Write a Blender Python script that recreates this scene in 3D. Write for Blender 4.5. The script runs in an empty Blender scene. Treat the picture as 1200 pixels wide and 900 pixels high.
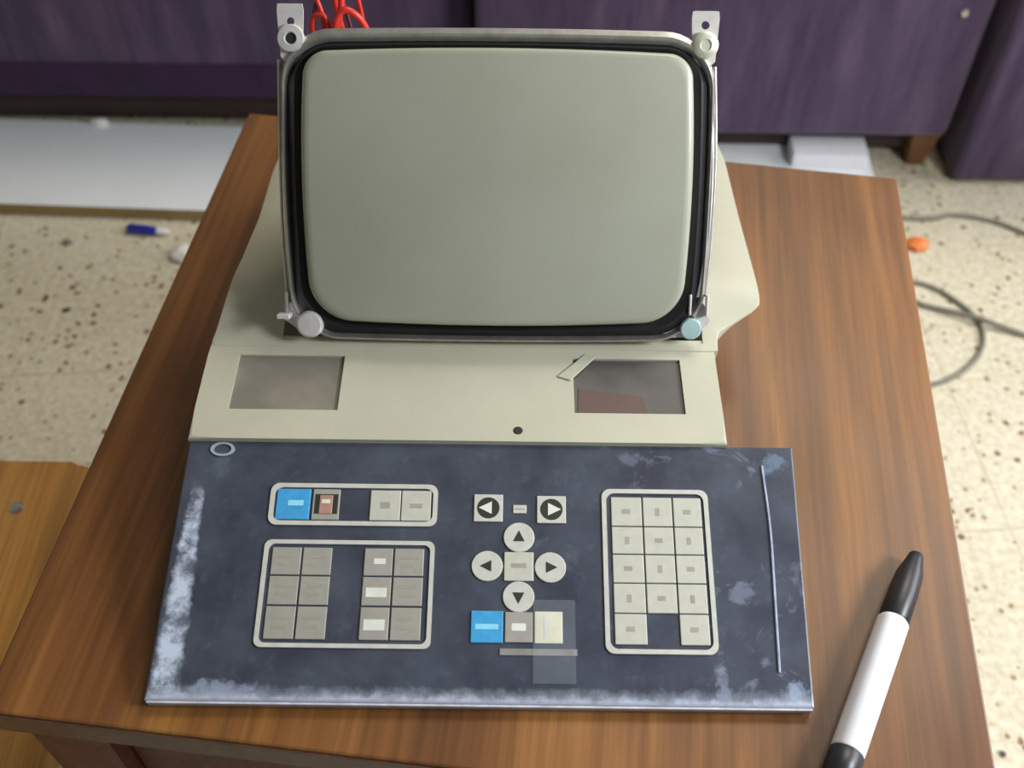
import bpy, bmesh, math, random
from mathutils import Vector, Matrix
random.seed(7)
PI = math.pi
scn = bpy.context.scene
C = scn.collection

# ------------------------------------------------------------------ camera
# table top is z = 0, the floor is z = -0.45; units are metres
F_PX, PITCH, ROLL, CAM_H = 1280.0, math.radians(50), math.radians(0.7), 0.56
Fv = Vector((0, math.cos(PITCH), -math.sin(PITCH)))
Uv = Vector((0, math.sin(PITCH), math.cos(PITCH)))
Rv = Vector((1, 0, 0))
R2 = Rv*math.cos(ROLL) + Uv*math.sin(ROLL)
U2 = -Rv*math.sin(ROLL) + Uv*math.cos(ROLL)
cd = bpy.data.cameras.new('camera')
cam = bpy.data.objects.new('camera', cd); C.objects.link(cam)
M = Matrix((R2, U2, -Fv)).transposed().to_4x4(); M.translation = Vector((0, 0, CAM_H))
cam.matrix_world = M
cd.sensor_width = 36; cd.lens = F_PX/1200*36; cd.clip_start = 0.02
cd.dof.use_dof = True; cd.dof.focus_distance = 0.63; cd.dof.aperture_fstop = 7.0
scn.camera = cam

# ------------------------------------------------------------------ light
w = bpy.data.worlds.new('room_light'); scn.world = w; w.use_nodes = True
bg = w.node_tree.nodes['Background']
bg.inputs[0].default_value = (0.98, 1.0, 0.97, 1); bg.inputs[1].default_value = 0.13

def area(name, loc, target, sx, sy, power, col):
    l = bpy.data.lights.new(name, 'AREA'); l.shape = 'RECTANGLE'; l.size = sx; l.size_y = sy
    l.energy = power; l.color = col
    o = bpy.data.objects.new(name, l); C.objects.link(o); o.location = loc
    o.rotation_euler = (Vector(target)-Vector(loc)).to_track_quat('-Z', 'Y').to_euler()
    return o
area('near_key_light', (0.92, 0.14, 0.68), (0.10, 0.52, 0.0), 0.28, 0.26, 13.5, (0.93, 0.97, 1.0))  # unseen lamp, placed close by to light the screen and right of the table
area('side_fill', (2.1, 0.95, 0.75), (0.5, 0.95, -0.35), 1.3, 1.1, 34, (0.97, 0.98, 1.0))  # unseen fill, added to brighten the floor on the right
area('ceiling_light', (0.85, 1.7, 2.0), (0.2, 0.9, 0), 1.1, 0.5, 26, (1.0, 0.93, 0.78))

scn.view_settings.view_transform = 'Standard'
scn.view_settings.look = 'None'
scn.view_settings.exposure = 0.0
scn.view_settings.gamma = 1
scn.view_settings.use_curve_mapping = False

# ------------------------------------------------------------------ materials
def lin(c):
    c /= 255.0
    return c/12.92 if c <= 0.04045 else ((c+0.055)/1.055)**2.4
def rgb(r, g, b): return (lin(r), lin(g), lin(b), 1)
class NT:
    def __init__(s, name):
        s.m = bpy.data.materials.new(name); s.m.use_nodes = True
        s.t = s.m.node_tree; s.b = s.t.nodes['Principled BSDF']
    def n(s, typ, **kw):
        nd = s.t.nodes.new(typ)
        for k, v in kw.items():
            if k.startswith('i_'):
                key = k[2:]; key = int(key) if key.isdigit() else key.replace('_', ' ')
                nd.inputs[key].default_value = v
            else: setattr(nd, k, v)
        return nd
    def l(s, a, b): s.t.links.new(a, b)
    def coord(s, scale=(1, 1, 1), rot=(0, 0, 0), out='Object'):
        tc = s.n('ShaderNodeTexCoord'); mp = s.n('ShaderNodeMapping')
        mp.inputs['Scale'].default_value = scale; mp.inputs['Rotation'].default_value = rot
        s.l(tc.outputs[out], mp.inputs[0]); return mp.outputs[0]
    def ramp(s, src, stops, interp='LINEAR'):
        r = s.n('ShaderNodeValToRGB'); r.color_ramp.interpolation = interp
        e = r.color_ramp.elements
        while len(e) < len(stops): e.new(0.5)
        for k, (p, c) in enumerate(stops):
            e[k].position = p; e[k].color = c if len(c) == 4 else (*c, 1)
        s.l(src, r.inputs[0]); return r.outputs[0]
    def mix(s, fac, a, b, blend='MIX'):
        m = s.n('ShaderNodeMix', data_type='RGBA', blend_type=blend)
        if isinstance(fac, (int, float)): m.inputs[0].default_value = fac
        else: s.l(fac, m.inputs[0])
        for idx, v in ((6, a), (7, b)):
            if isinstance(v, tuple): m.inputs[idx].default_value = v
            else: s.l(v, m.inputs[idx])
        return m.outputs[2]
    def noise(s, co, scale, detail=3, rough=0.5, dist=0):
        n = s.n('ShaderNodeTexNoise'); n.inputs['Scale'].default_value = scale
        n.inputs['Detail'].default_value = detail; n.inputs['Roughness'].default_value = rough
        n.inputs['Distortion'].default_value = dist
        s.l(co, n.inputs['Vector']); return n.outputs[0]
    def bump(s, h, strength=0.2, dist=0.001):
        b = s.n('ShaderNodeBump'); b.inputs['Strength'].default_value = strength
        b.inputs['Distance'].default_value = dist
        s.l(h, b.inputs['Height']); s.l(b.outputs[0], s.b.inputs['Normal'])
    def set(s, **kw):
        for k, v in kw.items(): s.b.inputs[k.replace('_', ' ')].default_value = v
        return s
BW = lambda v: (v, v, v, 1)

def plain(name, col, rough=0.5, metal=0.0, var=0.12, scale=60, bump=0.0, coat=0.0):
    """solid colour with a little mottling so that it is never perfectly flat"""
    t = NT(name); co = t.coord()
    n = t.noise(co, scale, 4, 0.6)
    dark = tuple(c*(1-var) for c in col[:3])+(1,); lite = tuple(min(1, c*(1+var)) for c in col[:3])+(1,)
    t.l(t.ramp(n, [(0.3, dark), (0.7, lite)]), t.b.inputs['Base Color'])
    t.set(Roughness=rough, Metallic=metal)
    t.b.inputs['Coat Weight'].default_value = coat; t.b.inputs['Coat Roughness'].default_value = 0.15
    if bump: t.bump(n, bump)
    return t.m

def wood(name, c1, c2, c3, rot=0.0, rough=0.38, gs=1.0):
    t = NT(name); co = t.coord((26*gs, 1.6*gs, 26*gs), (0, 0, rot))
    broad = t.noise(co, 0.7, 3, 0.55, 0.6); fine = t.noise(t.coord((190, 6, 190), (0, 0, rot)), 1.0, 4, 0.6)
    col = t.ramp(broad, [(0.28, c1), (0.5, c2), (0.72, c3)])
    f = t.ramp(fine, [(0.35, BW(0.72)), (0.65, BW(1.12))])
    col = t.mix(1.0, col, f, 'MULTIPLY')
    blot = t.noise(t.coord((5, 3, 5)), 1.0, 3, 0.5)
    col = t.mix(1.0, col, t.ramp(blot, [(0.32, (0.74, 0.66, 0.74, 1)), (0.5, (1.0, 0.94, 0.96, 1)), (0.68, (1.18, 1.14, 0.88, 1))]), 'MULTIPLY')
    t.l(col, t.b.inputs['Base Color'])
    t.l(t.ramp(blot, [(0.3, BW(rough*0.8)), (0.7, BW(rough*1.3))]), t.b.inputs['Roughness'])
    t.bump(fine, 0.08, 0.0005)
    return t.m

mat_table = wood('walnut_veneer', rgb(82, 50, 27), rgb(122, 80, 40), rgb(168, 120, 62))
mat_table_side = wood('walnut_side', rgb(84, 44, 28), rgb(112, 62, 38), rgb(136, 80, 48), rot=math.radians(90), rough=0.5)
mat_stool = wood('tan_wood', rgb(200, 142, 62), rgb(214, 162, 84), rgb(224, 180, 106), rot=math.radians(80), gs=0.6)

def terrazzo():
    t = NT('terrazzo'); co = t.coord()
    big = t.noise(co, 3.0, 4, 0.6)
    base = t.ramp(big, [(0.3, rgb(196, 187, 162)), (0.7, rgb(217, 210, 191))])
    # small pale chips
    v0 = t.n('ShaderNodeTexVoronoi', feature='F1'); v0.inputs['Scale'].default_value = 95; t.l(co, v0.inputs['Vector'])
    base = t.mix(0.35, base, t.ramp(t.noise(co, 120, 2, 0.5), [(0.35, rgb(180, 162, 124)), (0.65, rgb(236, 230, 210))]))
    def chips(scale, dens, rad, c, base):
        dist = t.noise(co, scale*1.6, 2, 0.5)
        vm = t.n('ShaderNodeVectorMath', operation='ADD')
        sc = t.n('ShaderNodeVectorMath', operation='SCALE'); sc.inputs[3].default_value = 0.5/scale
        nz = t.n('ShaderNodeTexNoise'); nz.inputs['Scale'].default_value = scale*1.2; t.l(co, nz.inputs['Vector'])
        t.l(nz.outputs['Color'], sc.inputs[0]); t.l(co, vm.inputs[0]); t.l(sc.outputs[0], vm.inputs[1])
        v = t.n('ShaderNodeTexVoronoi', feature='F1'); v.inputs['Scale'].default_value = scale
        t.l(vm.outputs[0], v.inputs['Vector'])
        sp = t.n('ShaderNodeSeparateColor'); t.l(v.outputs['Color'], sp.inputs[0])
        m1 = t.ramp(v.outputs['Distance'], [(rad*0.75, BW(1)), (rad, BW(0))])
        m2 = t.ramp(sp.outputs[0], [(dens, BW(1)), (dens+0.01, BW(0))])
        m = t.mix(1.0, m1, m2, 'MULTIPLY')
        colr = t.mix(t.ramp(sp.outputs[1], [(0.4, BW(0)), (1, BW(0.7))]), c, rgb(150, 118, 74))
        return t.mix(m, base, colr)
    base = chips(30, 0.24, 0.17, rgb(58, 38, 24), base)
    base = chips(55, 0.34, 0.24, rgb(112, 84, 50), base)
    base = chips(90, 0.25, 0.30, rgb(150, 124, 82), base)
    # tile joints
    br = t.n('ShaderNodeTexBrick', offset=0.0); br.inputs['Scale'].default_value = 1.0
    br.inputs['Brick Width'].default_value = 0.3; br.inputs['Row Height'].default_value = 0.3
    br.inputs['Mortar Size'].default_value = 0.0015; br.inputs['Mortar Smooth'].default_value = 0.3
    t.l(t.coord((1, 1, 1), (0, 0, math.radians(-5))), br.inputs['Vector'])
    base = t.mix(t.ramp(br.outputs['Fac'], [(0, BW(0)), (1, BW(0.45))]), base, rgb(165, 148, 118))
    t.l(base, t.b.inputs['Base Color']); t.set(Roughness=0.42)
    return t.m
mat_floor = terrazzo()

def fabric():
    t = NT('purple_fabric'); co = t.coord((9, 9, 1.6))
    n = t.noise(co, 3.0, 5, 0.6); wv = t.noise(t.coord((500, 500, 500)), 1.0, 2, 0.5)
    col = t.ramp(n, [(0.3, rgb(56, 42, 72)), (0.52, rgb(76, 59, 88)), (0.75, rgb(98, 80, 106))])
    col = t.mix(1.0, col, t.ramp(wv, [(0.3, BW(0.85)), (0.7, BW(1.1))]), 'MULTIPLY')
    t.l(col, t.b.inputs['Base Color']); t.set(Roughness=0.95)
    t.b.inputs['Sheen Weight'].default_value = 0.2
    t.bump(t.noise(t.coord((7, 7, 1.2)), 3.0, 3, 0.5), 0.5, 0.012)
    return t.m
mat_fabric = fabric()
mat_hem = plain('purple_hem_fabric', rgb(52, 32, 62), 0.95, var=0.2, scale=30)
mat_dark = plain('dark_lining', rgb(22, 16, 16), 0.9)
mat_shade_strip = plain('under_sofa_shade', rgb(60, 44, 38), 0.7, var=0.2, scale=20)  # dark tone for the shade under the sofas
mat_leg = plain('sofa_leg_wood', rgb(112, 74, 40), 0.5, var=0.3, scale=20)
mat_board = plain('white_laminate', rgb(236, 240, 242), 0.28, var=0.03, scale=8)
mat_board_edge = plain('pale_edge', rgb(214, 204, 172), 0.6, var=0.05)
mat_white = plain('white_card', rgb(236, 234, 238), 0.5, var=0.03)
mat_case = plain('cream_plastic', rgb(184, 182, 163), 0.45, var=0.06, scale=14)
mat_case_dark = plain('case_inside', rgb(70, 66, 58), 0.8)
mat_metal = plain('zinc_metal', rgb(196, 194, 190), 0.35, metal=0.85, var=0.15, scale=120)
mat_lug = plain('plated_lug', rgb(222, 218, 214), 0.42, metal=0.35, var=0.08, scale=160)
mat_bolt = plain('bolt_head', rgb(214, 216, 196), 0.4, metal=0.3, var=0.12, scale=200)
mat_teal = plain('plastic_washer', rgb(168, 196, 196), 0.4, var=0.1)
mat_black = plain('black_rubber', rgb(20, 19, 22), 0.45, var=0.1)
mat_red = plain('red_wire', rgb(206, 44, 30), 0.4, var=0.1)
mat_darkred = plain('dark_red_wire', rgb(96, 18, 24), 0.4, var=0.1)
mat_glassbell = plain('dark_coated_glass', rgb(46, 44, 44), 0.35, var=0.2, scale=40)
mat_key = plain('key_grey', rgb(158, 155, 147), 0.45, var=0.06, scale=160)
mat_keyl = plain('key_pale', rgb(190, 190, 178), 0.45, var=0.05, scale=160)
mat_frame = plain('printed_outline', rgb(196, 196, 188), 0.4, var=0.08, scale=150)
mat_legend = plain('legend_ink', rgb(156, 153, 141), 0.5)
mat_legdark = plain('arrow_ink', rgb(44, 48, 40), 0.5)
mat_leglight = plain('light_legend', rgb(218, 220, 212), 0.5)
mat_blue = plain('key_blue', rgb(66, 158, 214), 0.4, var=0.12, scale=160)
mat_bluel = plain('blue_legend', rgb(140, 214, 240), 0.4)
mat_brown = plain('brown_key_mark', rgb(170, 132, 118), 0.5)
mat_creamkey = plain('cream_key', rgb(226, 222, 196), 0.4, var=0.1, scale=90)
mat_cable = plain('grey_cable', rgb(126, 122, 108), 0.5)
mat_penwhite = plain('pen_barrel_white', rgb(240, 240, 248), 0.3, var=0.02)
mat_penblack = plain('pen_black', rgb(34, 36, 42), 0.38, var=0.1)
mat_bluecap = plain('blue_plastic', rgb(36, 48, 150), 0.35, var=0.1)
mat_orange = plain('orange_plastic', rgb(232, 128, 60), 0.4, var=0.1)
mat_paper = plain('paper', rgb(240, 238, 232), 0.7, var=0.02)

def screen_mat():
    t = NT('phosphor_glass'); co = t.coord()
    n = t.noise(co, 9, 3, 0.5)
    t.l(t.ramp(n, [(0.3, rgb(156, 157, 140)), (0.7, rgb(166, 168, 152))]), t.b.inputs['Base Color'])
    t.set(Roughness=0.5); t.b.inputs['Coat Weight'].default_value = 0.6; t.b.inputs['Coat Roughness'].default_value = 0.22
    return t.m
mat_screen = screen_mat()

def panel_mat():
    """dark membrane overlay with scuffs and a painted film reflection that have a shape of their own (local x/y of the panel in metres)"""
    t = NT('panel_overlay'); tc = t.n('ShaderNodeTexCoord'); sp = t.n('ShaderNodeSeparateXYZ')
    t.l(tc.outputs['Object'], sp.inputs[0]); X, Y = sp.outputs[0], sp.outputs[1]
    def mt(op, a, b=0.0, c=None, clamp=False):
        m = t.n('ShaderNodeMath', operation=op); m.use_clamp = clamp
        for i, v in enumerate((a, b) if c is None else (a, b, c)):
            if isinstance(v, (int, float)): m.inputs[i].default_value = v
            else: t.l(v, m.inputs[i])
        return m.outputs[0]
    co = tc.outputs['Object']
    n1 = t.noise(co, 26, 4, 0.6); n2 = t.noise(co, 110, 4, 0.65)
    base = t.ramp(n1, [(0.3, rgb(50, 53, 68)), (0.7, rgb(76, 83, 96))])
    # smudges
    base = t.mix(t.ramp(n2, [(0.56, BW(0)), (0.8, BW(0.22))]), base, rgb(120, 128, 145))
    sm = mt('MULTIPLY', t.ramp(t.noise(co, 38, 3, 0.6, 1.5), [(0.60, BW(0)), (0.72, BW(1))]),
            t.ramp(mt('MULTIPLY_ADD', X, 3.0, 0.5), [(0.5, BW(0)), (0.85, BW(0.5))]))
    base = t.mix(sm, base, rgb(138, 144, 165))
    # reflection off curled film painted along the left edge, widening towards the front
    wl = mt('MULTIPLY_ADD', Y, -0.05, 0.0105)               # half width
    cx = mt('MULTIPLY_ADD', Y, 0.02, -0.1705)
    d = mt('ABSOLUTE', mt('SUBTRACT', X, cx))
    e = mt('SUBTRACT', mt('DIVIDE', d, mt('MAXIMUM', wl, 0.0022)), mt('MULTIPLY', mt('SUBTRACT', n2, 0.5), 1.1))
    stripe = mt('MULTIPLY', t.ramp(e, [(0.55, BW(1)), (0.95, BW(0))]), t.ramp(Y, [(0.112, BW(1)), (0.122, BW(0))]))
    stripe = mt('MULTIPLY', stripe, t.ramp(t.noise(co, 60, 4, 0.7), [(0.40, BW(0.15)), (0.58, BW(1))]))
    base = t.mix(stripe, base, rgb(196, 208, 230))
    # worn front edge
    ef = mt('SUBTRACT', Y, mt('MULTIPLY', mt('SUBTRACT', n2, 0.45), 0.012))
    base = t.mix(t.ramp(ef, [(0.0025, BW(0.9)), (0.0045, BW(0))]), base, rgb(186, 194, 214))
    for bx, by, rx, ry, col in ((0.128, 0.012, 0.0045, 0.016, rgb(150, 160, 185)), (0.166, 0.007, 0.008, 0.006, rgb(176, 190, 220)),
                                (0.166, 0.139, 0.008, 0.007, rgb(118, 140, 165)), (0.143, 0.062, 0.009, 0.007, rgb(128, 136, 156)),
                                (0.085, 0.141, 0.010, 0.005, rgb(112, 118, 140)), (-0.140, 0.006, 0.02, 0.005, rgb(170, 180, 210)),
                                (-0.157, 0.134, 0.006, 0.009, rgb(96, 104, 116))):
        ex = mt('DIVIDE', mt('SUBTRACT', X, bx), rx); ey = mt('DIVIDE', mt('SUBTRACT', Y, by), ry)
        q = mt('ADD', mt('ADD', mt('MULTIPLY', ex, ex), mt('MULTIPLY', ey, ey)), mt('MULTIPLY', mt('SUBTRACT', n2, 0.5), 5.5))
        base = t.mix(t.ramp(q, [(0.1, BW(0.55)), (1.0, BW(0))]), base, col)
    t.l(base, t.b.inputs['Base Color']); t.set(Roughness=0.33)
    t.b.inputs['Specular IOR Level'].default_value = 0.6
    t.bump(n1, 0.15, 0.002)
    return t.m
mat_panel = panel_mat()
mat_panel_side = plain('panel_side', rgb(34, 36, 46), 0.5)

def window_mat(name, a, b):
    t = NT(name); co = t.coord((1, 1, 1))
    t.l(t.ramp(t.noise(co, 30, 3, 0.5), [(0.35, a), (0.65, b)]), t.b.inputs['Base Color'])
    t.set(Roughness=0.5); return t.m
mat_win = window_mat('grey_window', rgb(120, 115, 106), rgb(142, 135, 124))
mat_win_dark = window_mat('dark_window', rgb(72, 69, 68), rgb(90, 86, 84))
mat_win_red = window_mat('red_tinted_window', rgb(86, 62, 60), rgb(94, 72, 68))

def tape_mat():
    t = NT('clear_tape'); t.set(Roughness=0.15, Alpha=0.07)
    t.b.inputs['Base Color'].default_value = rgb(190, 200, 214); return t.m
mat_tape = tape_mat()

# ------------------------------------------------------------------ mesh helpers
def obj(name, bm, mat, parent=None, smooth=False, mw=None, angle=None):
    """link ONE mesh object; mw is its matrix relative to the parent"""
    bmesh.ops.recalc_face_normals(bm, faces=bm.faces)
    if smooth:
        for f in bm.faces: f.smooth = True
        for e in bm.edges:
            if len(e.link_faces) == 2 and e.calc_face_angle(0) > math.radians(angle or 40): e.smooth = False
    me = bpy.data.meshes.new(name); bm.to_mesh(me); bm.free()
    for m in (mat if isinstance(mat, (list, tuple)) else [mat]): me.materials.append(m)
    o = bpy.data.objects.new(name, me); C.objects.link(o)
    if parent: o.parent = parent
    if mw is not None: o.matrix_local = mw
    return o
def empty(name, loc=(0, 0, 0), rz=0.0):
    o = bpy.data.objects.new(name, None); C.objects.link(o); o.empty_display_size = 0.05
    o.location = loc; o.rotation_euler = (0, 0, rz)
    return o
T3 = Matrix.Translation
def tag(o, label=None, cat=None, group=None, kind=None):
    if label: o["label"] = label
    if cat: o['category'] = cat
    if group: o['group'] = group
    if kind: o['kind'] = kind
    return o
def bevel(bm, w, seg=2, edges=None):
    bmesh.ops.bevel(bm, geom=list(edges or bm.edges), offset=w, segments=seg, affect='EDGES', profile=0.5)
def box(x0, x1, y0, y1, z0, z1, bev=0.0, seg=2, bm=None):
    b = bm or bmesh.new()
    vs = [b.verts.new((x, y, z)) for x in (x0, x1) for y in (y0, y1) for z in (z0, z1)]
    fs = [b.faces.new([vs[i] for i in f]) for f in ((0,1,3,2),(4,6,7,5),(0,4,5,1),(2,3,7,6),(0,2,6,4),(1,5,7,3))]
    if bev:
        es = list({e for f in fs for e in f.edges})
        bevel(b, bev, seg, es)
    return b
def prism(poly, z0, z1, bev=0.0, seg=2, bm=None, top=None):
    """vertical prism over a plan polygon; top = optional other plan polygon for the upper loop"""
    b = bm or bmesh.new(); tp = top or poly
    lo = [b.verts.new((x, y, z0)) for x, y in poly]; hi = [b.verts.new((x, y, z1)) for x, y in tp]
    fs = [b.faces.new(list(reversed(lo))), b.faces.new(hi)]
    n = len(poly)
    for i in range(n): fs.append(b.faces.new((lo[i], lo[(i+1) % n], hi[(i+1) % n], hi[i])))
    if bev: bevel(b, bev, seg, list({e for f in fs for e in f.edges}))
    return b
def loft(loops, cap=(True, True), bm=None):
    b = bm or bmesh.new()
    L = [[b.verts.new(p) for p in lp] for lp in loops]; n = len(loops[0])
    for a, c in zip(L, L[1:]):
        for i in range(n): b.faces.new((a[i], a[(i+1) % n], c[(i+1) % n], c[i]))
    if cap[0]: b.faces.new(list(reversed(L[0])))
    if cap[1]: b.faces.new(L[-1])
    return b
def rrect(hw, hh, r, seg=8, cx=0, cy=0, barrel=0.0, hb=None, rb=None):
    """rounded rectangle; barrel bulges the sides; hb = other half height below centre"""
    pts = []; hb = hh if hb is None else hb
    rb = rb or r
    cs = [(hw-r, hh-r, 0, r), (-hw+r, hh-r, 90, r), (-hw+rb, -hb+rb, 180, rb), (hw-rb, -hb+rb, 270, rb)]
    for qx, qy, a0, r in cs:
        for k in range(seg+1):
            a = math.radians(a0+90*k/seg); pts.append([qx+r*math.cos(a), qy+r*math.sin(a)])
    # subdivide straights
    out = []
    for i, p in enumerate(pts):
        q = pts[(i+1) % len(pts)]; out.append(p)
        if math.hypot(p[0]-q[0], p[1]-q[1]) > 0.03:
            for k in range(1, 10): out.append([p[0]+(q[0]-p[0])*k/10, p[1]+(q[1]-p[1])*k/10])
    res = []
    for x, y in out:
        fx = 1+barrel*(1-(y/hh)**2 if y > 0 else 1-(y/hb)**2); fy = 1+barrel*1.2*(1-min(1, (x/hw)**2))
        res.append((cx+x*fx, cy+y*fy))
    return res
def tube(points, r, res=8, sub=6, bm=None, rf=None):
    """round tube along a smooth curve through the points"""
    P = [Vector(p) for p in points]; Q = []
    if len(P) > 2:
        E = [P[0]*2-P[1]] + P + [P[-1]*2-P[-2]]
        for i in range(1, len(E)-2):
            a, b_, c, d = E[i-1:i+3]
            for k in range(sub):
                t = k/sub
                Q.append(0.5*((2*b_)+(c-a)*t+(2*a-5*b_+4*c-d)*t*t+(3*b_-a-3*c+d)*t**3))
        Q.append(P[-1])
    else: Q = P
    up = Vector((0, 0, 1)); loops = []
    for i, p in enumerate(Q):
        d = (Q[min(i+1, len(Q)-1)]-Q[max(i-1, 0)]).normalized()
        if abs(d.dot(up)) > 0.95: up = Vector((0, 1, 0)) if abs(d.y) < 0.9 else Vector((1, 0, 0))
        s = d.cross(up).normalized(); t2 = s.cross(d)
        rr = r if rf is None else rf(i/(len(Q)-1))
        loops.append([tuple(p+s*math.cos(2*PI*k/res)*rr+t2*math.sin(2*PI*k/res)*rr) for k in range(res)])
    return loft(loops, bm=bm)
def lathe(profile, seg=24, bm=None, cx=0, cy=0):
    """profile [(r, z)] around the z axis"""
    return loft([[(cx+r*math.cos(2*PI*k/seg), cy+r*math.sin(2*PI*k/seg), z) for k in range(seg)] for r, z in profile], bm=bm)

# ------------------------------------------------------------------ the setting
FZ = -0.45
b = box(-3.5, 3.5, -2.0, 3.5, FZ-0.05, FZ)
tag(obj('floor', b, mat_floor), 'beige terrazzo floor with brown chips', kind='structure')

mat_wall = plain('wall_paint', rgb(214, 208, 192), 0.8, var=0.03, scale=4)
for nm, bb in (('wall_back', box(-2.7, 3.0, 2.3, 2.4, FZ, 2.3)), ('wall_left', box(-2.7, -2.6, -2.0, 2.3, FZ, 2.3))):
    tag(obj(nm, bb, mat_wall), 'plain off-white painted wall', kind='structure')

# ------------------------------------------------------------------ the coffee table
TW, TD = 0.535, 0.512
tab = tag(empty('coffee_table', (-0.282, 0.238, FZ), math.radians(-6.2)),
          'low brown wood-veneer coffee table carrying the computer terminal and the marker', 'table')
top = -FZ
b = prism([(0, 0), (TW, 0), (TW, TD), (0, TD+0.018)], top-0.022, top, 0.0015)
obj('tabletop', b, mat_table, tab)
b = box(0.0, TW, -0.0012, 0.0, top-0.021, top-0.002, 0.0004)
obj('edge_band', b, plain('worn_edge_band', rgb(98, 70, 56), 0.35, var=0.3, scale=90), tab)
LI, LW = 0.008, 0.045
for x in (LI, TW-LI-LW):
    for y in (LI, TD-LI-LW):
        b = prism([(x+0.006, y+0.006), (x+LW-0.006, y+0.006), (x+LW-0.006, y+LW-0.006), (x+0.006, y+LW-0.006)], 0, top-0.022,
                  0.002, 2, top=[(x, y), (x+LW, y), (x+LW, y+LW), (x, y+LW)])
        obj('leg', b, mat_table_side, tab)
for x0, x1, y0, y1 in ((LI+LW, TW-LI-LW, LI+0.014, LI+0.030), (LI+LW, TW-LI-LW, TD-LI-0.03, TD-LI-0.014),
                       (LI+0.014, LI+0.03, LI+LW, TD-LI-LW), (TW-LI-0.03, TW-LI-0.014, LI+LW, TD-LI-LW)):
    obj('apron', box(x0, x1, y0, y1, top-0.16, top-0.022, 0.001), mat_table_side, tab)

# ------------------------------------------------------------------ sofa modules behind the table
def sofa(label, x0, x1, yf, hem, leg_xs, hem_band, shade_strip=0):
    r = tag(empty('sofa_module', ((x0+x1)/2, yf+0.4, FZ)), label, 'sofa', 'purple sofa modules behind the table')
    W = (x1-x0)/2; h0 = hem-FZ; D = 0.4
    def padded(xa, xb, ya, yb, za, zb, bev):
        return box(xa, xb, ya, yb, za, zb, bev, 4)
    obj('base', padded(-W+0.002, W-0.002, -D, D, h0, 0.33, 0.012), mat_fabric, r, True)
    obj('seat_cushion', padded(-W+0.004, W-0.004, -D-0.012, D-0.2, 0.331, 0.46, 0.035), mat_fabric, r, True)
    obj('backrest', padded(-W+0.004, W-0.004, D-0.19, D, 0.332, 0.85, 0.05), mat_fabric, r, True)
    if hem_band: obj('hem', box(-W+0.003, W-0.003, -D-0.004, -D+0.01, h0-0.002, h0+0.05, 0.002), mat_hem, r)
    if h0 > 0.02:
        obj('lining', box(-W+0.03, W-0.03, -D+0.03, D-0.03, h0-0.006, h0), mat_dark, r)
        for lx in leg_xs:
            for ly in (-D+(0.035 if lx > 0.3 and x1 < 0.7 and x1 > 0.5 else 0.13), D-0.035):
                bb = prism([(lx-0.012, ly-0.012), (lx+0.012, ly-0.012), (lx+0.012, ly+0.012), (lx-0.012, ly+0.012)], 0, h0, 0.001, 1,
                           top=[(lx-0.02, ly-0.02), (lx+0.02, ly-0.02), (lx+0.02, ly+0.02), (lx-0.02, ly+0.02)])
                obj('leg', bb, mat_leg, r)
    if shade_strip: obj('shade_strip', box(-W+0.02, W-0.004, -D+shade_strip, -D+shade_strip+0.015, 0.0215 if x1 < 0.7 else 0, h0), mat_shade_strip, r)  # added dark strip standing in for the shade below the hem
    return r
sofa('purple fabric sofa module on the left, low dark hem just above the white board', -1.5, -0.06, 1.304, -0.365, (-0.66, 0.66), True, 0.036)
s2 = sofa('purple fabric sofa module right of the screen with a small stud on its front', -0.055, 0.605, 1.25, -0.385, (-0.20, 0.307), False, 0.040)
b = lathe([(0.0001, 0.004), (0.004, 0.0036), (0.006, 0.0012), (0.006, 0.0)], 16)
obj('stud', b, mat_metal, s2, True, mw=T3((0.565-0.275, -0.4, -0.19-FZ)) @ Matrix.Rotation(PI/2, 4, 'X'))
s3 = sofa('purple fabric sofa section at the right edge of the photo, reaching down to the floor', 0.62, 1.5, 1.226, -0.442, (), False)

# ------------------------------------------------------------------ things on the floor
b = prism([(-1.35, -0.0), (0.505, -0.0), (0.505, 0.186), (-1.35, 0.186)], 0.0005, 0.02, 0.001, 1)
for f in b.faces:
    if abs(f.calc_center_median().z-0.02) > 0.002: f.material_index = 1
mat_bedge = plain('board_edge', rgb(150, 128, 84), 0.6)
bd = obj('white_board', b, [mat_board, mat_bedge])
bd.location = (0, 1.119, FZ); bd.rotation_euler = (0, 0, math.radians(-1.9))
tag(bd, 'long white laminate board lying on the floor in front of the sofa', 'board')
sb = tag(obj('small_white_box', box(-0.053, 0.053, -0.024, 0.024, 0, 0.022, 0.002), mat_white),
         'small white box lying on the right end of the white board', 'box')
sb.location = (0.447, 1.262, FZ+0.0202); sb.rotation_euler = (0, 0, math.radians(-2))
cr = tag(obj('paper_crumb', loft([[(0.012*s*math.cos(a*PI/4)*(1+0.3*math.sin(a*2.1)), 0.007*s*math.sin(a*PI/4), z) for a in range(8)]
     for s, z in ((0.9, 0), (1, 0.004), (0.6, 0.008), (0.1, 0.009))]), mat_paper), 'tiny white paper crumb on the left part of the white board', 'crumb')
cr.location = (-0.61, 1.32, FZ+0.0202)

st = tag(empty('wooden_stool', (-0.56, 0.34, FZ)), 'tan wooden stool left of the table with a metal screw in its seat', 'stool')
b = prism([(x, y) for x, y in rrect(0.235, 0.205, 0.05, 8)], 0.222, 0.25, 0.006, 3)
obj('seat', b, mat_stool, st, True)
for sx in (-1, 1):
    for sy in (-1, 1):
        obj('leg', tube([(sx*0.19, sy*0.16, 0.0), (sx*0.165, sy*0.14, 0.2225)], 0.015, 12), mat_stool, st, True)
obj('screw', lathe([(0.0001, 0.253), (0.004, 0.2528), (0.006, 0.2508), (0.006, 0.249)], 16, cx=0.152, cy=0.158), mat_metal, st, True)

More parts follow.
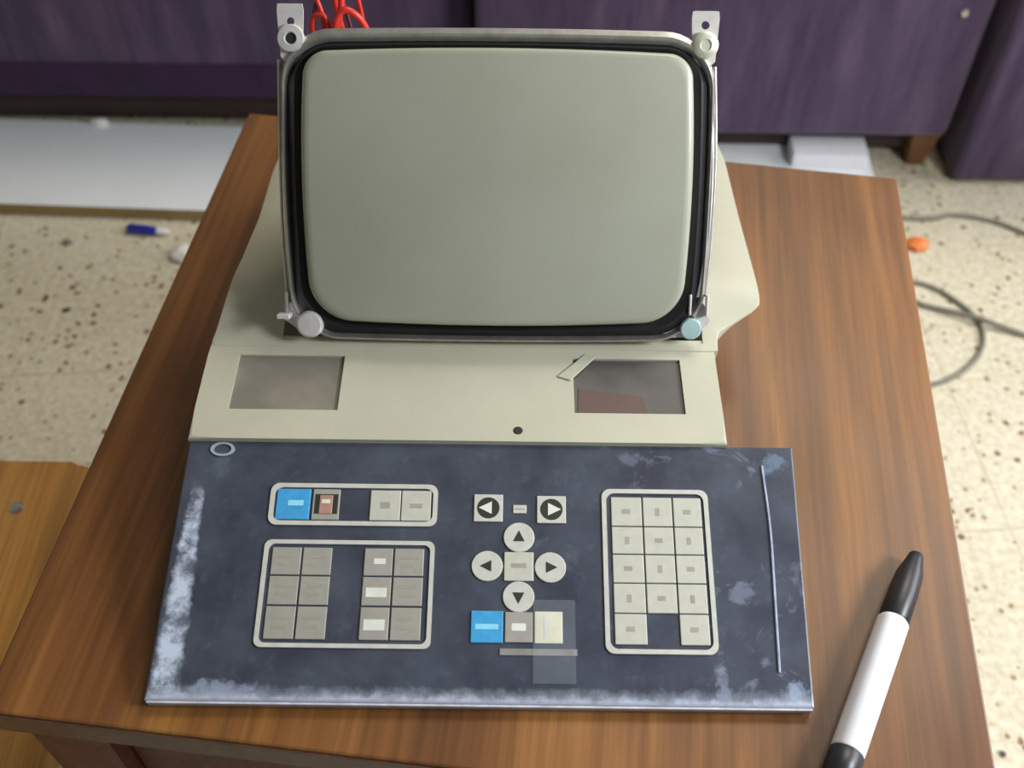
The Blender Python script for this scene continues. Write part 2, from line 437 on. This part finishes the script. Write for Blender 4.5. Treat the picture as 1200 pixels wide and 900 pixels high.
pc = tag(empty('pen_cap', (-0.495, 1.106, FZ+0.0065), math.radians(-6)), 'blue plastic pen cap with a white tip on the floor beside the white board', 'pen cap')
RX = Matrix.Rotation(PI/2, 4, 'Y')
obj('cap', lathe([(0.004, -0.03), (0.006, -0.028), (0.0062, 0.008), (0.005, 0.012)], 16), mat_bluecap, pc, True, mw=RX)
obj('tip', lathe([(0.0045, 0.0122), (0.0048, 0.024), (0.002, 0.03)], 16), mat_white, pc, True, mw=RX)
obj('clip', box(-0.026, 0.002, -0.0015, 0.0015, 0.0062, 0.0085, 0.0005), mat_bluecap, pc)

def scrap(name, loc, s, mat, label, cat):
    rnd = random.Random(name); bb = bmesh.new()
    loops = []
    for k, (q, z) in enumerate(((0.8, 0), (1.0, 0.25), (0.85, 0.6), (0.4, 0.85))):
        loops.append([(s*q*math.cos(a*PI/5)*rnd.uniform(0.75, 1.1), 0.8*s*q*math.sin(a*PI/5)*rnd.uniform(0.75, 1.1), z*s*0.8*rnd.uniform(0.85, 1.0) if z else 0) for a in range(10)])
    o = obj(name, loft(loops, bm=bb), mat); o.location = loc
    return tag(o, label, cat)
scrap('paper_scrap', (-0.436, 1.062, FZ+0.0002), 0.022, mat_paper, 'crumpled white paper scrap on the floor against the left side of the table', 'paper scrap')
scrap('grey_pebble', (-0.60, 1.085, FZ+0.0002), 0.008, mat_cable, 'tiny grey pebble on the floor left of the blue pen cap', 'pebble')
scrap('orange_scrap', (0.546, 1.10, FZ+0.0002), 0.018, mat_orange, 'small orange plastic scrap on the floor at the right side of the table', 'scrap')

cz = FZ+0.0032
def cable(pts, r, label):
    o = obj('floor_cable', tube([(x, y, cz+dz) for x, y, dz in pts], r, 8, 8), mat_cable, smooth=True, angle=80)
    return tag(o, label, 'cable')
cable([(0.36, 1.165, 0), (0.558, 1.153, 0), (0.61, 1.161, 0), (0.66, 1.15, 0), (0.70, 1.125, 0), (0.80, 1.05, 0), (0.95, 1.0, 0)], 0.0032,
      'thin grey cable on the floor nearest the purple sofa, right of the table')
cable([(0.36, 1.06, 0), (0.50, 1.033, 0), (0.545, 1.02, 0), (0.575, 0.99, 0), (0.592, 0.955, 0.001), (0.585, 0.915, 0), (0.555, 0.878, 0), (0.51, 0.853, 0), (0.44, 0.84, 0), (0.36, 0.85, 0)], 0.003,
      'grey cable looping back under the right side of the table')
cable([(0.36, 1.0, 0), (0.50, 0.995, 0), (0.53, 0.985, 0), (0.56, 0.972, 0.003), (0.59, 0.957, 0.0066), (0.62, 0.945, 0.003), (0.655, 0.932, 0), (0.75, 0.90, 0), (0.95, 0.88, 0)], 0.0034,
      'thicker grey cable crossing the looped one and running off to the right')

# ------------------------------------------------------------------ the computer terminal
TO = Vector((-0.01, 0.46, 0))
term = tag(empty('computer_terminal', TO), 'old cream computer terminal with bare picture tube and dark membrane keypad on the table', 'computer terminal')
inv = T3(-TO)

# front deck: cream shell with two window openings
DZ = 0.045
def rot_in(p): return p
deck_out = [(-0.191, 0.388), (0.127, 0.388), (0.129, 0.462), (-0.189, 0.462)]
xs = [-0.191, -0.171, -0.105, 0.038, 0.105, 0.1275]; ys = [0.388, 0.410, 0.4535, 0.470]
b = bmesh.new(); g = {}
for i, x in enumerate(xs):
    for j, y in enumerate(ys): g[i, j] = b.verts.new((x, y, DZ))
wins = {(1, 1), (3, 1)}
for i in range(5):
    for j in range(3):
        q = (g[i, j], g[i+1, j], g[i+1, j+1], g[i, j+1])
        if (i, j) in wins:
            dn = [b.verts.new((v.co.x, v.co.y, DZ-0.0035)) for v in q]
            for k in range(4): b.faces.new((q[k], q[(k+1) % 4], dn[(k+1) % 4], dn[k]))
        else: b.faces.new(q)
per = [g[i, 0] for i in range(6)]+[g[5, 1], g[5, 2]]+[g[i, 3] for i in range(5, -1, -1)]+[g[0, 2], g[0, 1]]
lo = [b.verts.new((v.co.x+(0.002 if v.co.x > 0.12 else -0.001 if v.co.x < -0.18 else 0), v.co.y, 0.0005)) for v in per]
pe = []
for k in range(len(per)):
    f = b.faces.new((per[k], lo[k], lo[(k+1) % len(per)], per[(k+1) % len(per)]))
    pe.append(b.edges.get((per[k], per[(k+1) % len(per)])))
bevel(b, 0.002, 3, [e for e in pe if abs(e.verts[0].co.y-0.470) > 1e-4 or abs(e.verts[1].co.y-0.470) > 1e-4])
obj('front_deck', b, mat_case, term, mw=inv)
obj('badge_window', box(-0.1708, -0.1052, 0.4102, 0.4533, DZ-0.0055, DZ-0.0016), mat_win, term, mw=inv)['label'] = 'grey recessed window on the left of the deck'
wb = box(0.0382, 0.1048, 0.4102, 0.4533, DZ-0.0055, DZ-0.0016)
o = obj('badge_window', wb, mat_win_dark, term, mw=inv); o["label"] = 'darker recessed window on the right of the deck'
obj('tinted_strip', prism([(0.040, 0.4108), (0.082, 0.4108), (0.080, 0.424), (0.041, 0.430)], DZ-0.0016, DZ-0.0012), mat_win_red, o)
# pale strip for the slanted highlight on the right window's peeling corner
b = prism([(0.028, 0.438), (0.036, 0.435), (0.052, 0.454), (0.046, 0.457)], DZ+0.0002, DZ+0.0010, 0.0002, 1)
obj('peeling_strip', b, plain('pale_peel_highlight', rgb(176, 178, 158), 0.5, var=0.15), term, mw=inv)
b = lathe([(0.0001, DZ+0.0004), (0.0022, DZ+0.0004), (0.0028, DZ+0.0003), (0.0028, DZ-0.001)], 16, cx=0.004, cy=0.396)
obj('screw_hole', b, mat_black, term, mw=inv)

# rear housing: flared shell around an open well for the tube
def by_angle(poly, cx, cy, N=320):
    out = []
    for k in range(N):
        a = 2*PI*k/N; d = (math.cos(a), math.sin(a)); best = 0
        for i in range(len(poly)):
            x1, y1 = poly[i][0]-cx, poly[i][1]-cy; x2, y2 = poly[(i+1) % len(poly)][0]-cx, poly[(i+1) % len(poly)][1]-cy
            ex, ey = x2-x1, y2-y1; den = d[0]*ey-d[1]*ex
            if abs(den) < 1e-12: continue
            t = (x1*ey-y1*ex)/den; s = (x1*d[1]-y1*d[0])/den
            if -1e-6 <= s <= 1+1e-6 and t > best: best = t
        out.append((cx+d[0]*best, cy+d[1]*best))
    return out
cxh, cyh = -0.012, 0.56
pt = [(-0.1915, 0.4605), (-0.1885, 0.482), (-0.181, 0.53), (-0.176, 0.57), (-0.174, 0.62), (-0.170, 0.655), (-0.158, 0.668), (0.138, 0.668), (0.150, 0.66),
      (0.1535, 0.64), (0.1560, 0.58), (0.1605, 0.503), (0.1603, 0.497), (0.155, 0.4915), (0.131, 0.475), (0.1300, 0.4605)]
pb = [(-0.190, 0.4605), (-0.186, 0.49), (-0.178, 0.53), (-0.172, 0.57), (-0.170, 0.62), (-0.164, 0.648), (-0.152, 0.658), (0.132, 0.658), (0.142, 0.648),
      (0.144, 0.62), (0.144, 0.58), (0.142, 0.54), (0.137, 0.518), (0.128, 0.49), (0.1275, 0.4605)]
hole = [(-0.146, 0.4655), (0.121, 0.4655), (0.123, 0.60), (0.10, 0.64), (-0.12, 0.64), (-0.148, 0.60)]
A = by_angle(pt, cxh, cyh); Bm = by_angle(pb, cxh, cyh); H = by_angle(hole, cxh, cyh)
def lerp(P, Q, t): return [(p[0]+(q[0]-p[0])*t, p[1]+(q[1]-p[1])*t) for p, q in zip(P, Q)]
def zt(y):
    q = min(1, max(0, (y-0.462)/0.055)); return 0.0456+0.0105*q*q*(3-2*q)
loops = [[(x, y, 0.0005) for x, y in Bm],
         [(x, y, 0.6*zt(y)) for x, y in lerp(Bm, A, 0.45)],
         [(x, y, zt(y)-0.0018) for x, y in A],
         [(x, y, zt(y)-0.0004) for x, y in lerp(A, H, 0.015)],
         [(x, y, zt(y)) for x, y in lerp(A, H, 0.06)],
         [(x, y, zt(y)) for x, y in lerp(A, H, 0.6)],
         [(x, y, zt(y)-0.0002) for x, y in H],
         [(x, y, 0.003) for x, y in H]]
b = loft(loops, cap=(False, True))
for f in b.faces:
    if f.calc_center_median().z < 0.02 and all(abs(v.co.z-0.003) < 1e-5 for v in f.verts): f.material_index = 1
obj('rear_housing', b, [mat_case, mat_case_dark], term, smooth=True, mw=inv, angle=35)

# picture tube
u_ = Vector((1, 0.005, 0)).normalized(); v_ = Vector((-0.0049, 0.5954, 0.8034)).normalized(); n_ = u_.cross(v_).normalized(); v_ = n_.cross(u_)
TM = Matrix((u_, v_, n_)).transposed().to_4x4(); TM.translation = Vector((-0.01034, 0.51494, 0.13271))
def circle_like(P, r): return [(r*math.cos(math.atan2(y, x)), r*math.sin(math.atan2(y, x))) for x, y in P]
base = rrect(0.121, 0.083, 0.028, 8, 0, 0, 0.02, 0.088)
def at(P, s, n): return [(x*s, y*s, n) for x, y in P]
lo_ = [at(base, 1.0, -0.014), at(base, 1.0, -0.032), at(base, 0.93, -0.048)]
for t, r, n in ((0.35, 0.075, -0.068), (0.7, 0.048, -0.09), (1.0, 0.024, -0.112), (1.0, 0.0145, -0.122), (1.0, 0.0140, -0.168), (1.0, 0.008, -0.172)):
    cc = circle_like(base, r); sc = r/0.088*1.05
    lo_.append([(x*sc*(1-t)+p*t, y*sc*(1-t)+q*t, n) for (x, y), (p, q) in zip(base, cc)])
tubeo = obj('picture_tube', loft(lo_), mat_glassbell, term, smooth=True, mw=inv @ TM)
tubeo["label"] = 'bare cathode ray tube with grey screen and metal mounting band'
# screen: domed glass face with a rounded skirt
g0 = rrect(0.1145, 0.0765, 0.0135, 10, 0, 0, 0.028, 0.083, 0.024)
def dome(x, y): return 0.0006+0.0095*(1-0.62*(x/0.118)**2-0.38*(y/0.082)**2)
def dl(sc, dz): return [(x*sc, y*sc, dome(x*sc, y*sc)+dz) for x, y in g0]
lo_ = [at(g0, 1.0, -0.013), dl(1.0, -0.0045), dl(0.996, -0.0024), dl(0.988, -0.0008), dl(0.974, 0)]
for sc in (0.95, 0.9, 0.8, 0.7, 0.6, 0.5, 0.4, 0.3, 0.2, 0.1, 0.02): lo_.append(dl(sc, 0))
obj('screen', loft(lo_), mat_screen, tubeo, smooth=True, angle=70)
# black gasket
gi = rrect(0.1150, 0.0770, 0.0138, 10, 0, 0, 0.028, 0.0835, 0.0243)
go = rrect(0.1242, 0.0812, 0.026, 10, 0, 0, 0.018, 0.0918)
def ringloft(loops):
    bb = bmesh.new(); L = [[bb.verts.new(p) for p in lp] for lp in loops]; n = len(L[0])
    for k in range(len(L)):
        a, c = L[k], L[(k+1) % len(L)]
        for i in range(n): bb.faces.new((a[i], a[(i+1) % n], c[(i+1) % n], c[i]))
    return bb
gm = [((a[0]+c[0])/2, (a[1]+c[1])/2) for a, c in zip(gi, go)]
obj('gasket', ringloft([at(gi, 1, -0.014), at(gi, 1, -0.005), at(gm, 1, -0.003), at(go, 1, -0.007), at(go, 1, -0.014)]), mat_black, tubeo, smooth=True)
# metal rim band
bi = rrect(0.1244, 0.0815, 0.026, 10, 0, 0, 0.018, 0.0920)
bo = rrect(0.1282, 0.0890, 0.030, 10, 0, 0, 0.016, 0.0958)
bl = rrect(0.1266, 0.0858, 0.028, 10, 0, 0, 0.017, 0.0942)
obj('rim_band', ringloft([at(bi, 1, -0.030), at(bi, 1, -0.007), at(bl, 1, -0.004), at(bo, 1, -0.006), at(bo, 1, -0.030)]), mat_metal, tubeo, smooth=True, angle=50)
# mounting ears
def plate_with_hole(poly, hx, hy, hr, z0, z1):
    P = by_angle(poly, hx, hy, 40); Hh = [(hx+hr*math.cos(2*PI*k/40), hy+hr*math.sin(2*PI*k/40)) for k in range(40)]
    return ringloft([[(x, y, z0) for x, y in P], [(x, y, z1) for x, y in P], [(x, y, z1) for x, y in Hh], [(x, y, z0) for x, y in Hh]])
def ear(sx, cx, y0, y1, w, hy, label=None):
    P = [(cx-w*0.8, y0), (cx+w*0.8, y0), (cx+w, y1-0.004), (cx+w*0.94, y1), (cx-w*0.94, y1), (cx-w, y1-0.004)]
    return obj('mounting_ear', plate_with_hole(P, cx, hy, 0.0024, -0.009, -0.0072), mat_lug, tubeo)
e1 = ear(-1, -0.1225, 0.070, 0.1035, 0.0078, 0.0935)
obj('bolt', lathe([(0.0032, -0.0072), (0.0078, -0.0070), (0.0082, -0.0055), (0.0075, -0.004), (0.0038, -0.0036), (0.0032, -0.0045), (0.0032, -0.0068)], 24, cx=-0.1222, cy=0.0838), [mat_lug], e1, True)
obj('bolt_hole', lathe([(0.0031, -0.0071), (0.0031, -0.0050), (0.0001, -0.0050)], 24, cx=-0.1222, cy=0.0838), mat_legdark, e1, True)
e2 = ear(1, 0.1222, 0.070, 0.1015, 0.0082, 0.0935)
obj('bolt', lathe([(0.0078, -0.0072), (0.0078, -0.004), (0.0066, -0.0026), (0.0035, -0.002), (0.0030, -0.0028), (0.0001, -0.0028)], 24, cx=0.1222, cy=0.0820), mat_bolt, e2, True)
P = [(-0.135, -0.083), (-0.128, -0.0725), (-0.114, -0.078), (-0.104, -0.0885), (-0.106, -0.093), (-0.120, -0.094)]
e3 = obj('mounting_ear', plate_with_hole(P, -0.1195, -0.0845, 0.0024, -0.009, -0.0072), mat_lug, tubeo)
obj('bolt', lathe([(0.0085, -0.0072), (0.0085, -0.003), (0.0070, -0.0012), (0.0001, -0.0006)], 24, cx=-0.1165, cy=-0.0868), mat_lug, e3, True)
obj('tab', box(-0.1355, -0.1275, -0.0825, -0.0795, -0.0072, 0.004, 0.0006), mat_lug, e3)
obj('tab', box(-0.1315, -0.1295, -0.0795, -0.0665, -0.0072, -0.002, 0.0005), mat_metal, e3)
P = [(0.134, -0.084), (0.129, -0.0715), (0.118, -0.075), (0.104, -0.0895), (0.106, -0.094), (0.122, -0.094)]
e4 = obj('mounting_ear', plate_with_hole(P, 0.1215, -0.083, 0.0024, -0.009, -0.0072), mat_lug, tubeo)
obj('washer', lathe([(0.0068, -0.0072), (0.0068, -0.0045), (0.0060, -0.0035), (0.0001, -0.0032)], 24, cx=0.1215, cy=-0.0880), mat_teal, e4, True)
obj('tab', box(0.1195, 0.1210, -0.079, -0.066, -0.0072, -0.002, 0.0005), mat_lug, e4)
obj('tab', box(0.1300, 0.1315, -0.080, -0.066, -0.0072, -0.002, 0.0005), mat_lug, e4)
# thin tension rods along the sides
for pts in ([(-0.1308, 0.072, -0.010), (-0.1325, 0.02, -0.012), (-0.1328, -0.03, -0.012), (-0.1310, -0.068, -0.009)],
            [(0.1292, 0.070, -0.008), (0.1325, 0.02, -0.010), (0.1325, -0.03, -0.010), (0.1300, -0.068, -0.008)],
            [(0.1260, 0.070, -0.006), (0.1298, 0.02, -0.006), (0.1298, -0.03, -0.006), (0.1250, -0.068, -0.006)]):
    obj('tension_rod', tube(pts, 0.0010, 8), mat_metal, tubeo, smooth=True, angle=80)
# red leads behind the top left corner
for pts, r, m in (([(-0.112, 0.070, -0.034), (-0.113, 0.094, -0.026), (-0.1085, 0.0985, -0.022), (-0.103, 0.094, -0.024), (-0.098, 0.06, -0.045)], 0.0016, mat_red),
                  ([(-0.115, 0.065, -0.036), (-0.1115, 0.100, -0.026), (-0.105, 0.113, -0.024), (-0.095, 0.108, -0.03), (-0.085, 0.06, -0.05)], 0.0013, mat_darkred),
                  ([(-0.100, 0.070, -0.034), (-0.0985, 0.092, -0.022), (-0.0925, 0.101, -0.018), (-0.083, 0.096, -0.022), (-0.077, 0.080, -0.034), (-0.07, 0.04, -0.06)], 0.0021, mat_red),
                  ([(-0.104, 0.072, -0.036), (-0.0955, 0.098, -0.022), (-0.0935, 0.118, -0.020), (-0.098, 0.135, -0.030), (-0.103, 0.115, -0.045), (-0.09, 0.05, -0.075)], 0.0020, mat_red),
                  ([(-0.108, 0.070, -0.038), (-0.106, 0.096, -0.026), (-0.112, 0.118, -0.024), (-0.100, 0.130, -0.034), (-0.088, 0.112, -0.045), (-0.08, 0.05, -0.07)], 0.0016, mat_red)):
    obj('red_lead', tube(pts, r, 8), m, tubeo, smooth=True, angle=80)

# keypad panel (own local frame: x across, y up the slope, z out of it)
PA = math.atan2(0.034, 0.147)
PMx = T3((-0.013, 0.242, 0.008)) @ Matrix.Rotation(PA, 4, 'X')
sa, ca = math.sin(PA), math.cos(PA)
PL, PR, PLb, PRb, PD = -0.180, 0.1755, -0.1775, 0.1795, 0.1505
def under(y): return -(0.0075+y*sa)/ca
b = bmesh.new()
yb_ = PD-0.0
v = [b.verts.new(p) for p in ((PL, 0, 0), (PR, 0, 0), (PRb, PD, 0), (PLb, PD, 0))]
# lower points straight below in the world (local shift along the slope)
def below(x, y):
    d = (0.0075+y*sa); return (x, y-d*sa, -d*ca)
lw = [b.verts.new(below(*q)) for q in ((PL+0.001, 0), (PR-0.001, 0), (PRb-0.001, PD), (PLb+0.001, PD))]
b.faces.new(v); b.faces.new(list(reversed(lw)))
for k in range(4): b.faces.new((v[k], lw[k], lw[(k+1) % 4], v[(k+1) % 4]))
bevel(b, 0.0012, 2, [b.edges.get((v[k], v[(k+1) % 4])) for k in range(4)])
b.normal_update()
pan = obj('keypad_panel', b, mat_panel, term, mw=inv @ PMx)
pan['label'] = 'sloping dark blue keypad panel with worn front edge and painted film reflection on the left'
b = bmesh.new()
box(PL+0.001, PR-0.001, -0.0016, -0.0004, -0.0052, -0.0008, 0.0003, 1, b)
obj('edge_trim', b, plain('worn_aluminium', rgb(206, 206, 214), 0.4, metal=0.0, var=0.25, scale=70), pan)

def add(bm, mi, fn, *a, **k):
    n = set(bm.faces); fn(*a, bm=bm, **k)
    for f in bm.faces:
        if f not in n: f.material_index = mi
def key(x0, x1, y0, y1, mats, legends=(), z=0.0009):
    bb = bmesh.new(); add(bb, 0, box, x0+0.0003, x1-0.0003, y0+0.0003, y1-0.0003, 0.0, z, 0.0004, 2)
    for (a0, a1, c0, c1, mi) in legends:
        add(bb, mi, box, x0+(x1-x0)*a0, x0+(x1-x0)*a1, y0+(y1-y0)*c0, y0+(y1-y0)*c1, z-0.0001, z+0.0001)
    return obj('key', bb, mats, pan)
def outline(x0, x1, y0, y1, wd, r, z=0.0010):
    cx, cy, hw, hh = (x0+x1)/2, (y0+y1)/2, (x1-x0)/2, (y1-y0)/2
    o_ = rrect(hw, hh, r, 6, cx, cy); i_ = [(cx+(x-cx)*(hw-wd)/hw, cy+(y-cy)*(hh-wd)/hh) for x, y in o_]
    return obj('key_outline', ringloft([[(x, y, 0) for x, y in o_], [(x, y, z) for x, y in o_], [(x, y, z) for x, y in i_], [(x, y, 0) for x, y in i_]]), mat_frame, pan)
KM = [mat_key, mat_legend, mat_leglight, mat_legdark]; KP = [mat_keyl, mat_legend, mat_leglight, mat_legdark]
small = [(0.3, 0.7, 0.42, 0.58, 1)]
# top left strip
outline(-0.1255, -0.0290, 0.0980, 0.1235, 0.0026, 0.005)
key(-0.1220, -0.1020, 0.1010, 0.1203, [mat_blue, mat_bluel, mat_bluel], [(0.35, 0.8, 0.45, 0.62, 1)])
key(-0.1012, -0.0850, 0.1010, 0.1203, [mat_key, mat_legdark, mat_brown], [(0.1, 0.92, 0.2, 0.82, 1)])
kk = key(-0.0972, -0.0890, 0.1045, 0.1165, [mat_brown, mat_leglight], [(0.2, 0.8, 0.55, 0.75, 1)], 0.0014)
key(-0.0680, -0.0500, 0.1010, 0.1200, KP, [(0.35, 0.65, 0.4, 0.6, 1)])
key(-0.0500, -0.0325, 0.1010, 0.1200, KP, [(0.3, 0.7, 0.42, 0.56, 1)])
# left block
outline(-0.1255, -0.0295, 0.0283, 0.0892, 0.0024, 0.004)
rows = [(0.0685, 0.0850), (0.0515, 0.0683), (0.0325, 0.0512)]
rk = random.Random(3)
for ri, (y0, y1) in enumerate(rows):
    for ci, (x0, x1) in enumerate(((-0.1210, -0.1040), (-0.1036, -0.0868), (-0.0690, -0.0525), (-0.0521, -0.0350))):
        if ci == 2: lg = [(0.15, 0.85, 0.30, 0.62, 2)] if ri else [(0.35, 0.75, 0.42, 0.62, 2)]
        else: lg = [(0.2+0.1*rk.random(), 0.7+0.15*rk.random(), 0.60, 0.72, 1), (0.25, 0.6+0.2*rk.random(), 0.32, 0.44, 1)]
        key(x0, x1, y0, y1, KM, lg)
# number block
outline(0.0655, 0.1268, 0.0270, 0.1222, 0.0026, 0.005)
ye = [0.1175, 0.0995, 0.0830, 0.0663, 0.0492, 0.0318]
for r in range(5):
    for c, (x0, x1) in enumerate(((0.0705, 0.0886), (0.0888, 0.1060), (0.1062, 0.1228))):
        if r == 4 and c == 1: continue
        lg = [(0.42, 0.56, 0.36, 0.62, 1)] if (r + c) % 2 else [(0.36, 0.62, 0.42, 0.58, 1)]
        key(x0, x1, ye[r+1], ye[r], KP, lg)
# arrow keys
def disc(cx, cy, r, z0, z1, bm): return lathe([(r, z0), (r, z1-0.0003), (r-0.0003, z1)], 24, bm=bm, cx=cx, cy=cy)
def tri(cx, cy, s, ang, z0, z1, bm):
    P = [(cx+s*math.cos(ang+a), cy+s*math.sin(ang+a)) for a in (0, 2.2, -2.2)]
    return prism(P, z0, z1, bm=bm)
for cx, cy, ang in ((0.0003, 0.1097, PI), (0.0365, 0.1092, 0.0)):
    bb = bmesh.new(); add(bb, 0, box, cx-0.0083, cx+0.0083, cy-0.0083, cy+0.0083, 0, 0.0009, 0.0004, 2)
    add(bb, 1, disc, cx, cy, 0.0066, 0.0008, 0.0011); add(bb, 2, tri, cx+0.0008*math.cos(ang), cy, 0.0047, ang, 0.0010, 0.0013)
    obj('key', bb, [mat_frame, mat_legdark, mat_leglight], pan)
bb = bmesh.new(); add(bb, 0, box, 0.0145, 0.0222, 0.1068, 0.1118, 0, 0.0006, 0.0002, 1)
add(bb, 1, box, 0.0155, 0.0212, 0.1090, 0.1096, 0.0005, 0.0008)
obj('printed_mark', bb, [mat_frame, mat_legend], pan)
for cx, cy, ang in ((0.0180, 0.0922, PI/2), (0.0003, 0.0752, PI), (0.0357, 0.0748, 0), (0.0180, 0.0578, -PI/2)):
    bb = bmesh.new(); add(bb, 0, disc, cx, cy, 0.0088, 0, 0.0010)
    add(bb, 1, tri, cx, cy, 0.0040, ang, 0.0009, 0.0012)
    obj('key', bb, [mat_frame, mat_legdark], pan)
key(0.0095, 0.0266, 0.0665, 0.0838, KP, [(0.25, 0.75, 0.45, 0.6, 1)])
# lower row
key(-0.0082, 0.0100, 0.0318, 0.0500, [mat_blue, mat_bluel], [(0.15, 0.85, 0.42, 0.58, 1)])
key(0.0104, 0.0262, 0.0322, 0.0495, KM, [(0.25, 0.75, 0.38, 0.62, 2)])
key(0.0266, 0.0425, 0.0318, 0.0500, [mat_creamkey, mat_leglight], [(0.35, 0.5, 0.2, 0.8, 1)])
bb = bmesh.new(); box(0.008, 0.050, 0.0255, 0.0292, 0, 0.0006, 0.0002, 1, bb)
obj('printed_mark', bb, plain('faded_strip', rgb(140, 138, 134), 0.5, var=0.2), pan)
bb = bmesh.new(); box(0.0262, 0.0492, 0.0105, 0.0560, 0.00145, 0.0017, 0, 1, bb)
obj('clear_tape', bb, mat_tape, pan)['label'] = 'strip of clear tape over the cream key'
# loose film edge on the right, ring in the upper left corner
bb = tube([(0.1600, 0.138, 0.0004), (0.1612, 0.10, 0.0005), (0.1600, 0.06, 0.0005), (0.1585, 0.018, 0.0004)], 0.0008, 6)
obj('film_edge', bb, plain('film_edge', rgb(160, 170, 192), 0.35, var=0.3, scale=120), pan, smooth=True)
bb = ringloft([[(-0.157+r*math.cos(2*PI*k/28), 0.1445+0.62*r*math.sin(2*PI*k/28), z) for k in range(28)] for r, z in ((0.0072, 0), (0.0072, 0.0009), (0.0052, 0.0009), (0.0052, 0))])
obj('grommet', bb, plain('grommet', rgb(150, 166, 176), 0.4), pan)

# ------------------------------------------------------------------ the marker pen
p0 = Vector((0.2375, 0.336, 0)); p1 = Vector((0.1585, 0.187, 0)); ax = (p1-p0).normalized(); Lm = (p1-p0).length
pen = tag(empty('marker_pen', (p0.x, p0.y, 0.0092)), 'white-barrelled marker pen with black cap and black end lying on the table', 'marker pen')
QM = ax.to_track_quat('Z', 'Y').to_matrix().to_4x4()
obj('cap', lathe([(0.0001, 0.0), (0.0038, 0.0004), (0.0044, 0.0015), (0.0052, 0.006), (0.0076, 0.016), (0.0082, 0.028), (0.0084, 0.047), (0.0078, 0.0485)], 28), mat_penblack, pen, True, mw=QM)
obj('barrel', lathe([(0.0078, 0.0486), (0.0088, 0.050), (0.0089, 0.052), (0.0089, 0.133), (0.0084, 0.134)], 28), mat_penwhite, pen, True, mw=QM)
obj('end_plug', lathe([(0.0086, 0.1342), (0.0091, 0.135), (0.0091, 0.147), (0.0082, 0.149), (0.0080, 0.166), (0.006, 0.168), (0.0001, 0.1682)], 28), mat_penblack, pen, True, mw=QM)
